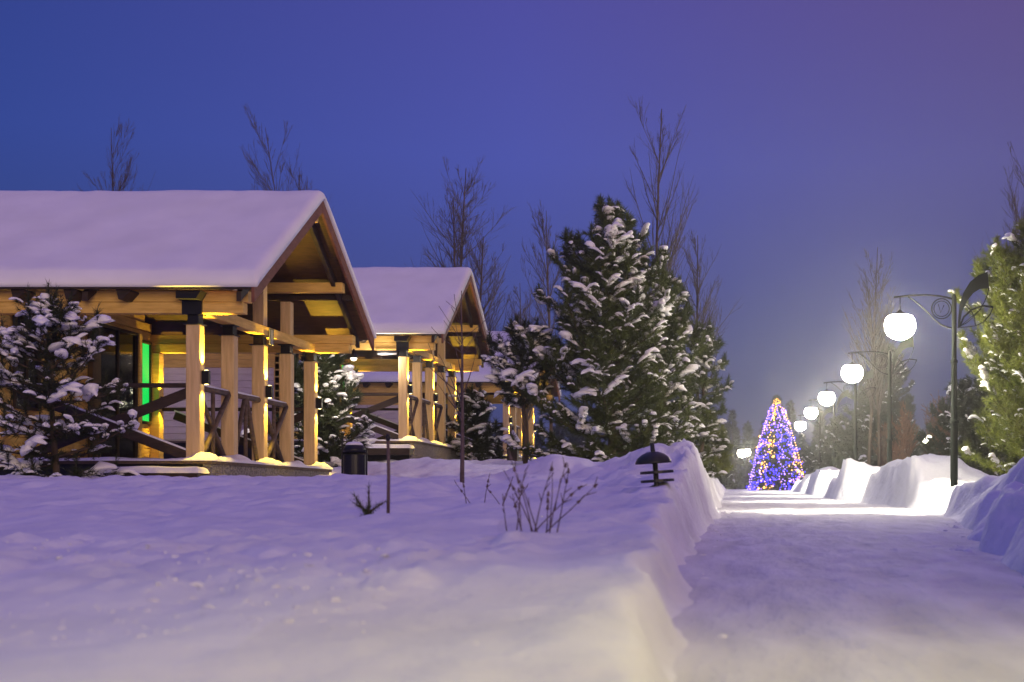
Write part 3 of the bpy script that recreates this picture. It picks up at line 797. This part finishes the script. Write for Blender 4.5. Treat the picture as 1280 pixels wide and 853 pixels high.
pine('pine_tree', (x,D,Z(x,D)-.2), zat(262,D)-Z(x,D)+.2, 5.3, 'bright yellow green snowy pine at the right edge lit by the nearest street lamp', 28, PG, per=7, whorl=.33, snow=.30, snow_size=.10, needle='needlelit',
     shape=([0,.08,.3,.5,.68,.8,.9,1],[.7,.95,1,.95,.62,.4,.25,.1]))
# trees beyond the lamps on the right
RG = 'dim trees beyond the lamps'
for i,(px,D,py,wd,nd,lab) in enumerate([
    (1085,80,478,6.0,'needledark','dark dim pine behind the second street lamp pole'),
    (1052,92,520,5.0,'needledark','low dark pine left of the second street lamp pole'),
    (1205,66,470,5.0,'needledark','dark pine behind the nearest street lamp pole, between it and the bright pine'),
    (1176,84,556,3.0,'needledark','low dark bushy pine under the distant glowing lamp right of the path'),
    (1110,100,425,7.0,'needledark','tall hazy pine directly behind the second street lamp ironwork'),
    (1240,58,455,5.0,'needledark','dark pine partly behind the bright yellow green pine'),
    (1022,118,555,6.0,'needledark','faint hazy pine right of the blue lit tree'),
    (1062,125,540,7.0,'needledark','faint hazy pine in the far row behind the lamp poles'),
    (893,118,560,5.0,'needledark','faint hazy pine left of the blue lit tree')]):
    x = at(px,D)
    pine('pine_tree', (x,D,Z(x,D)-.2), zat(py,D)-Z(x,D), wd, lab, 40+i, RG, needle=nd, per=6, whorl=.55, snow=.12, snow_size=.15, tuft=30, nlen=.26, nwid=.035, twstep=.5)
D = 46; x = at(881,D)
pine('pine_tree', (x,D,Z(x,D)-.2), zat(512,D)-Z(x,D), 1.7, 'low snowy pine at the right foot of the tallest pine behind the left bank', 19, PG, per=5, whorl=.25, snow=.5, snow_size=.09, needle='needlelit')
# bare trees
BT = [(150,62,152,.07,.30,1,2,'bare twiggy tree showing above the left part of the nearest cabin roof'),
      (372,64,158,.07,.28,2,2,'bare twiggy tree showing above the right part of the nearest cabin roof'),
      (562,60,192,.12,.42,3,3,'wide bare tree behind the second cabin roof'),
      (690,62,255,.09,.30,4,1,'slim bare tree just left of the tallest pine top'),
      (655,56,345,.07,.36,5,2,'low bare tree left of the tallest pine, above the farthest roof'),
      (822,52,130,.11,.34,6,1,'tallest bare tree rising behind the right shoulder of the tallest pine'),
      (872,47,282,.08,.36,7,1,'bare tree standing behind the shorter pine with thin side branches'),
      (1085,72,300,.11,.30,8,2,'hazy bare tree behind the globe of the nearest street lamp'),
      (1266,62,185,.10,.28,9,2,'slim bare tree at the right edge above the bright pine')]
for px,D,py,tr,sp,sd,stm,lab in BT:
    x = at(px,D)
    bare_tree('bare_tree', (x,D,Z(x,D)), zat(py,D)-Z(x,D), lab, 60+sd, trunk_r=tr, spread=sp, stems=stm, thick=D/42)
# reddish deciduous bushes right
for i,(px,D,py,lab) in enumerate([(1128,70,495,'reddish brown leafless tree right of the second street lamp pole'),(1172,78,480,'thin reddish leafless tree above the distant lamp glow'),(1108,74,520,'low reddish leafless bush at the foot of the second street lamp pole')]):
    x = at(px,D); bare_tree('bare_tree', (x,D,Z(x,D)), zat(py,D)-Z(x,D), lab, 90+i, 'reddish leafless trees right of the path', .06, .4, mat='drytwig', first=.1, stems=2, thick=3)
# tree with a few dry orange leaves: thin young trunk by the second cabin
D = 19; x = at(578,D)
bare_tree('young_tree', (x,D,Z(x,D)), zat(335,D)-Z(x,D), 'thin young bare tree standing in the snow before the second cabin porch', 120, None, .036, .5, levels=1, first=.42, upright=.2, mat='shrub')
# far wood
def far_wood():
    rng = np.random.default_rng(5); tp = []; td = []; segs = []
    for k in range(210):
        x = rng.uniform(-70,75); y = rng.uniform(165,215); h = rng.uniform(6,11.5)*(1.15 if x > 25 else .95)
        z0 = 1.6; segs.append(((x,y,z0),(x,y,z0+h),.18,.04))
        for j in range(170):
            t = rng.random()**.8; r = h*.24*(1-t)*math.sqrt(rng.random())+.1; a = rng.uniform(0,6.28)
            tp.append((x+r*math.cos(a),y+r*math.sin(a),z0+h*(.05+.95*t))); td.append((math.cos(a)*.7,math.sin(a)*.7,.4))
    V,T = needles_np(np.array(tp),np.array(td),rng,9,.7,.14,.6); Vb,Qb = tubes_np(segs,5)
    o = mesh_np('far_wood', np.concatenate([V,Vb]), [T,Qb+len(V)], None, mats=[M['needledark'],M['bark']], midx=np.concatenate([np.zeros(len(T)),np.ones(len(Qb))]))
    tag(o, 'far dim belt of woodland at the end of the path', 'woodland', kind='stuff')
far_wood()

def clods():
    rng = np.random.default_rng(31); P=[]; S_=[]
    for k in range(260):
        y = 3.2+34*rng.random()**1.6; left = rng.random() < .5
        e = float(edge_l(np.array([y]))[0]) if left else float(edge_r(np.array([y]))[0])
        off = abs(rng.normal(0,.16)); x = e+off if left else e-off
        if rng.random() < .06: x = e-abs(rng.normal(0,.5)) if left else e+abs(rng.normal(0,.7))
        sz = float(np.clip(.017*rng.lognormal(0,.5),.007,.042)*np.clip(y/9,.55,1.6)); P.append((x,y,0)); S_.append(sz)
    keep = rng.random(len(P)) < .35
    P=[p for p,k_ in zip(P,keep) if k_]; S_=[q for q,k_ in zip(S_,keep) if k_]
    for k in range(600):
        y = rng.uniform(3.9,8.0); x = -(.25+.30*rng.random())*y
        if noise(np.array([x*1.6]),np.array([y*.9]),91)[0] < -.05: continue
        P.append((x,y,0)); S_.append(float(np.clip(.0085*rng.lognormal(0,.4),.004,.018)))
    P=np.array(P); S_=np.array(S_); P[:,2]=H(P[:,0],P[:,1])-S_*.12
    V,Fc=blobs_np(P,np.stack([np.cos(P[:,1]*9),np.sin(P[:,1]*9),0*P[:,0]],-1),S_,rng)
    tag(mesh_np('snow_crumbs',V,Fc,M['bank'],smooth=True),'loose crumbs of broken snow crust on the field and along the path edges','snow',kind='stuff')
clods()

# ------------------------------------------------------------------ decorated tree
def deco_tree():
    D = 106; x = at(971,D); z0 = Z(x,D)-.1; h = zat(494,D)-z0; w = 4.3
    rng = np.random.default_rng(8)
    root = empty('christmas_tree', (x,D,z0)); tag(root, 'tall christmas tree covered with blue and amber fairy lights at the end of the path', 'christmas tree')
    V,q = tubes_np([((0,0,-.2),(0,0,h*.95),.14,.03)],8); mesh_np('trunk',V,q,M['bark'],root)
    tp=[];td=[]
    for k in range(2600):
        t = rng.random()**1.35; a = rng.uniform(0,6.28); r = (w/2)*(1-t)**.72*(.25+.75*math.sqrt(rng.random()))*(.86+.14*math.sin(t*46))
        tp.append((r*math.cos(a),r*math.sin(a),h*(.02+.96*t)-r*.12)); td.append((math.cos(a),math.sin(a),.05))
    V,T = needles_np(np.array(tp),np.array(td),rng,12,.34,.04,.5); mesh_np('crown',V,T,M['needledark'],root)
    # bulbs
    O = np.array([(1,0,0),(-1,0,0),(0,1,0),(0,-1,0),(0,0,1),(0,0,-1)],float); OF = np.array([(0,2,4),(2,1,4),(1,3,4),(3,0,4),(2,0,5),(1,2,5),(3,1,5),(0,3,5)])
    P=[];C=[];S=[]
    for k in range(1500):
        t = rng.random()**1.3; a = rng.uniform(0,6.28); r = (w/2)*(1-t)**.72*(1.0+rng.normal(0,.07)+.13*float(noise(np.array([a*2.2]),np.array([t*9]),9)[0]))*(.88+.14*math.sin(t*46))+.05
        z = h*(.015+.955*t)
        n1 = float(noise(np.array([a*1.6+3]),np.array([z*1.1]),3)[0])
        if t > .93: c = 1
        elif n1 > .34: c = 1
        elif n1 > .12 or t > .62: c = 2 if rng.random() < .75 else 0
        else: c = 0 if rng.random() < .82 else 2
        P.append((r*math.cos(a),r*math.sin(a),z)); C.append(c); S.append(float(np.clip(.036*rng.lognormal(0,.45),.02,.10)))
    for strand in range(9):
        a0 = strand*.698
        for j in range(34):
            t = .01+.9*j/34; r = (w/2)*(1-t)**.72*1.03+.05; a = a0+.12*math.sin(j*.9+strand)
            P.append((r*math.cos(a),r*math.sin(a),h*(.015+.955*t))); C.append(1 if strand%3==0 and j%4 else 2); S.append(.045)
    P=np.array(P);S=np.array(S);C=np.array(C)
    V=(P[:,None,:]+O[None]*S[:,None,None]).reshape(-1,3); Fc=((np.arange(len(P))*6)[:,None,None]+OF[None]).reshape(-1,3)
    o = mesh_np('fairy_lights',V,Fc,None,root,mats=[mat_emit('blue_fairy_bulb',(.03,.02,1.0),BULB*1.6),mat_emit('amber_fairy_bulb',(1,.50,.10),BULB*.8),mat_emit('violet_fairy_bulb',(.36,.20,1.0),BULB*.8)],midx=np.repeat(C,8))
    tag(o, kind='stuff')
BULB = 7.0
deco_tree()

# ------------------------------------------------------------------ small things in the snow
def path_light():
    D=14.8; x=at(822,D); z=zat(604,D)
    root = empty('garden_light',(x,D,z)); tag(root,'black mushroom shaped garden light tilted in the snow at the left bank','garden light'); root.rotation_euler=(0,R(-4),R(10))
    b=MB(); b.tube([(-.012,0,-.25),(-.012,0,.22)],.028,12); b.tube([(-.02,0,.2),(-.03,0,.42)],[.03,.022],10); b.build('stem',M['black'],root,smooth=True)
    b=MB(); b.lathe([(.19,.205),(.188,.222),(.165,.265),(.12,.30),(.06,.325),(.01,.33),(.01,.30),(.17,.212)],(-.03,0,0),28); b.build('cap',M['black'],root,smooth=True)
    for zz in (.015,.105):
        b=MB(); b.lathe([(.145,zz),(.175,zz-.006),(.175,zz+.022),(.145,zz+.018)],(0,0,0),28); b.lathe([(.03,zz+.002),(.05,zz),(.05,zz+.012),(.03,zz+.012)],(0,0,0),14)
        for a in range(4):
            c,s=math.cos(a*1.571),math.sin(a*1.571); b.beam((.03*c,.03*s,zz+.006),(.15*c,.15*s,zz+.006),.016,.01)
        b.build('louvre_ring',M['black'],root)
path_light()
def litter_bin():
    D=21.5; x=at(443,D); z0=Z(x,D)-.15
    root=empty('litter_bin',(x,D,z0-.10)); tag(root,'dark round litter bin hung in a tube frame before the second cabin','litter bin')
    b=MB(); b.lathe([(.13,.12),(.155,.13),(.165,.40),(.165,.66),(.15,.665)],(0,0,0),24); b.build('bin_body',M['black'],root,smooth=False)
    b=MB(); b.lathe([(.165,.70),(.17,.74),(.13,.80),(.06,.83),(.01,.835)],(0,0,0),24); b.build('lid',M['black'],root,smooth=True)
    b=MB(); b.tube([(-.185,0,-.1),(-.185,0,.86),(-.18,0,.92)],.013,8); b.tube([(.185,0,-.1),(.185,0,.70),(.18,0,.74)],.013,8); b.tube([(-.185,0,.69),(.185,0,.69)],.011,8); b.build('frame',M['black'],root,smooth=True)
    b=MB(); b.lathe([(.12,.805),(.13,.82),(.09,.85),(.01,.862)],(0,0,0),18); b.build('lid_snow',M['snow'],root,smooth=True)
litter_bin()
def stake():
    D=11; x=at(485,D); z0=Z(x,D)
    root=empty('marker_stake',(x,D,z0-.1)); tag(root,'thin upright marker stake beside the seedling pine in the snow','stake')
    b=MB(); b.tube([(0,0,0),(.005,0,.4),(0,0,zat(542,D)-z0+.1)],.013,8); b.build('rod',M['shrub'],root,smooth=True)
    b=MB(); b.lathe([(.016,.0),(.018,.03),(.014,.05)],(0,0,zat(545,D)-z0+.06),10); b.build('tip',M['black'],root,smooth=True)
stake()
def seedling():
    D=11; x=at(461,D); z0=Z(x,D); rng=np.random.default_rng(3)
    root=empty('pine_seedling',(x,D,z0)); tag(root,'tiny green pine seedling poking out of the snow beside a thin stake','pine seedling')
    lines=[((0,0,-.05),(0,0,.21)),((0,0,.04),(-.10,.02,.10)),((0,0,.04),(.11,-.02,.11)),((0,0,.03),(.02,-.09,.08)),((-.05,0,.07),(-.105,.03,.15))]
    segs=[];tp=[];td=[]
    for a,b_ in lines:
        a=np.array(a);b_=np.array(b_); segs.append((a,b_,.009,.006)); d=(b_-a)/np.linalg.norm(b_-a)
        for k in range(9):
            tp.append(a+(b_-a)*(.25+.75*k/8)); td.append(d)
    V,q=tubes_np(segs,6); mesh_np('stem',V,q,M['bark'],root)
    V,T=needles_np(np.array(tp),np.array(td),rng,26,.055,.004,.5); mesh_np('needles',V,T,M['needle'],root)
seedling()
def stems(name,px,D,label,n,hgt,seed,spread=.25,lean=0):
    rng=np.random.default_rng(seed); x=at(px,D); z0=Z(x,D)
    root=empty(name,(x,D,z0)); tag(root,label,'shrub','dry shrub stems in the snow')
    for k in range(n):
        p=np.array([rng.normal(0,spread*.45),rng.normal(0,spread*.5),-.06]); p[2]+=Z(x+p[0],D+p[1])-z0
        d=np.array([rng.normal(lean,.30),rng.normal(0,.2),1.]); d/=np.linalg.norm(d); L=hgt*rng.uniform(.6,1.15); segs=[]
        m=7
        for j in range(m):
            p2=p+d*L/m; segs.append((p,p2,.005*(1-.6*j/m),.005*(1-.6*(j+1)/m)))
            d=d+np.array([d[0]*.05+rng.normal(0,.05),rng.normal(0,.05),0]); d/=np.linalg.norm(d); p=p2
            if j>=3 and rng.random()<.6:
                e=d+rng.normal(0,.35,3); e/=np.linalg.norm(e); segs.append((p,p+e*L*.14,.004,.002))
            if j>=4 and rng.random()<.4: segs.append((p,p+d*.03,.012,.004))
        V,q=tubes_np(segs,5); mesh_np('branch',V,q,M['shrub'],root)
stems('dry_shrub',672,8.6,'larger dry shrub with dark bare stems in the snow right of the young tree',14,.46,5,.21,.02)
stems('dry_shrub',612,12.5,'low sparse dry twigs in the snow beside the young tree trunk',7,.30,6,.25,0)
def lantern():
    D=41; x=at(641,D); z0=Z(x,D)
    root=empty('lantern_post',(x,D,z0-.1)); tag(root,'small wooden lantern box with a pointed snowy roof before the farthest cabin','lantern')
    hh=zat(556,D)-z0
    b=MB(); b.box(-.15,.15,-.15,.15,0,hh-.05); b.box(-.17,.17,-.17,.17,hh-.05,hh); b.build('base',M['wooddark'],root,bevel=.01)
    b=MB()
    for sx in (-1,1):
        for sy in (-1,1): b.box(sx*.13-.02,sx*.13+.02,sy*.13-.02,sy*.13+.02,hh,hh+.16)
    b.build('corner_posts',M['wooddark'],root)
    b=MB(); b.lathe([(.21,hh+.16),(.20,hh+.19),(.04,hh+.42),(.01,hh+.44)],(0,0,0),4); rf=b.build('roof',M['wooddark'],root)
    b=MB(); b.lathe([(.215,hh+.185),(.22,hh+.215),(.12,hh+.37),(.03,hh+.50),(.005,hh+.53)],(0,0,0),16); b.build('roof_snow',M['snow'],rf,smooth=True)
lantern()

# ------------------------------------------------------------------ haze, sky, light, camera
def haze():
    b=MB(); b.box(-95,95,-12,232,-1.2,24)
    m=bpy.data.materials.new('haze'); m.use_nodes=True; nt=m.node_tree
    for n in list(nt.nodes):
        if n.type!='OUTPUT_MATERIAL': nt.nodes.remove(n)
    v=nt.nodes.new('ShaderNodeVolumePrincipled'); v.inputs['Color'].default_value=(.75,.75,.77,1); v.inputs['Density'].default_value=HAZE; v.inputs['Anisotropy'].default_value=.86
    nt.links.new(v.outputs['Volume'], nt.nodes['Material Output'].inputs['Volume'])
    o=b.build('haze',m); tag(o,'thin cold mist hanging over the whole snowy park','mist',kind='stuff')
HAZE=.0013
haze()

world=bpy.data.worlds.new('World'); scene.world=world; world.use_nodes=True
nt=world.node_tree; bg=nt.nodes['Background']
sky=nt.nodes.new('ShaderNodeTexSky'); sky.sky_type='NISHITA'; sky.sun_disc=False; sky.sun_elevation=R(4); sky.sun_rotation=R(160)
tc=nt.nodes.new('ShaderNodeTexCoord'); sx=nt.nodes.new('ShaderNodeSeparateXYZ'); nt.links.new(tc.outputs['Generated'],sx.inputs[0])
cr=nt.nodes.new('ShaderNodeValToRGB'); e=cr.color_ramp.elements
SKYC=[(0,(.016,.024,.11)),(.06,(.022,.036,.20)),(.15,(.038,.050,.30)),(.23,(.055,.064,.385)),(.33,(.062,.052,.33)),(.62,(.145,.108,.48)),(1.0,(.205,.145,.72))]
e[0].position=0; e[0].color=(*SKYC[0][1],1); e[1].position=1; e[1].color=(*SKYC[-1][1],1)
for p,c in SKYC[1:-1]:
    k=cr.color_ramp.elements.new(p); k.color=(*c,1)
nt.links.new(sx.outputs['Z'],cr.inputs['Fac'])
mr=nt.nodes.new('ShaderNodeMapRange'); mr.inputs['From Min'].default_value=-.50; mr.inputs['From Max'].default_value=.20; nt.links.new(sx.outputs['X'],mr.inputs['Value'])
cz=nt.nodes.new('ShaderNodeValToRGB'); e=cz.color_ramp.elements
e[0].position=0; e[0].color=(.12,.50,.68,1); e[1].position=1; e[1].color=(1.62,1.15,.70,1); k=e.new(.5); k.color=(.95,1,1.0,1)
nt.links.new(mr.outputs['Result'],cz.inputs['Fac'])
mx=nt.nodes.new('ShaderNodeMix'); mx.data_type='RGBA'; mx.blend_type='MULTIPLY'; mx.inputs['Factor'].default_value=1
nt.links.new(cr.outputs['Color'],mx.inputs[6]); nt.links.new(cz.outputs['Color'],mx.inputs[7])
# a little of the physical twilight sky
ad=nt.nodes.new('ShaderNodeMix'); ad.data_type='RGBA'; ad.blend_type='ADD'; ad.inputs['Factor'].default_value=.012
nt.links.new(mx.outputs[2],ad.inputs[6]); nt.links.new(sky.outputs['Color'],ad.inputs[7])
nt.links.new(ad.outputs[2],bg.inputs['Color']); bg.inputs['Strength'].default_value=1.0

S=bpy.data.lights.new('afterglow','SUN'); S.energy=1.15; S.angle=R(24); S.color=(1.0,.72,.48)
so=bpy.data.objects.new('afterglow',S); col.objects.link(so); so.rotation_euler=(R(84),0,R(20))

cam=bpy.data.cameras.new('camera'); co=bpy.data.objects.new('camera',cam); col.objects.link(co)
co.location=(0,0,EYE); co.rotation_euler=(R(90),0,0)
cam.sensor_width=36; cam.lens=36*F/1280
cam.shift_x=-(VPX-640)/1280; cam.shift_y=(VPY-426.5)/1280
cam.clip_start=.05; cam.clip_end=2000
cam.dof.use_dof=True; cam.dof.focus_distance=31; cam.dof.aperture_fstop=2.6
scene.camera=co
scene.view_settings.view_transform='Standard'; scene.view_settings.look='None'; scene.view_settings.exposure=0; scene.view_settings.gamma=1
scene.view_settings.use_curve_mapping=False
scene.render.engine='CYCLES'
c=scene.cycles
c.use_denoising=True
try: c.denoiser='OPENIMAGEDENOISE'
except Exception: pass
c.max_bounces=6; c.diffuse_bounces=3; c.glossy_bounces=2; c.transmission_bounces=2; c.volume_bounces=0; c.transparent_max_bounces=4
c.sample_clamp_indirect=4; c.sample_clamp_direct=0; c.caustics_reflective=False; c.caustics_refractive=False
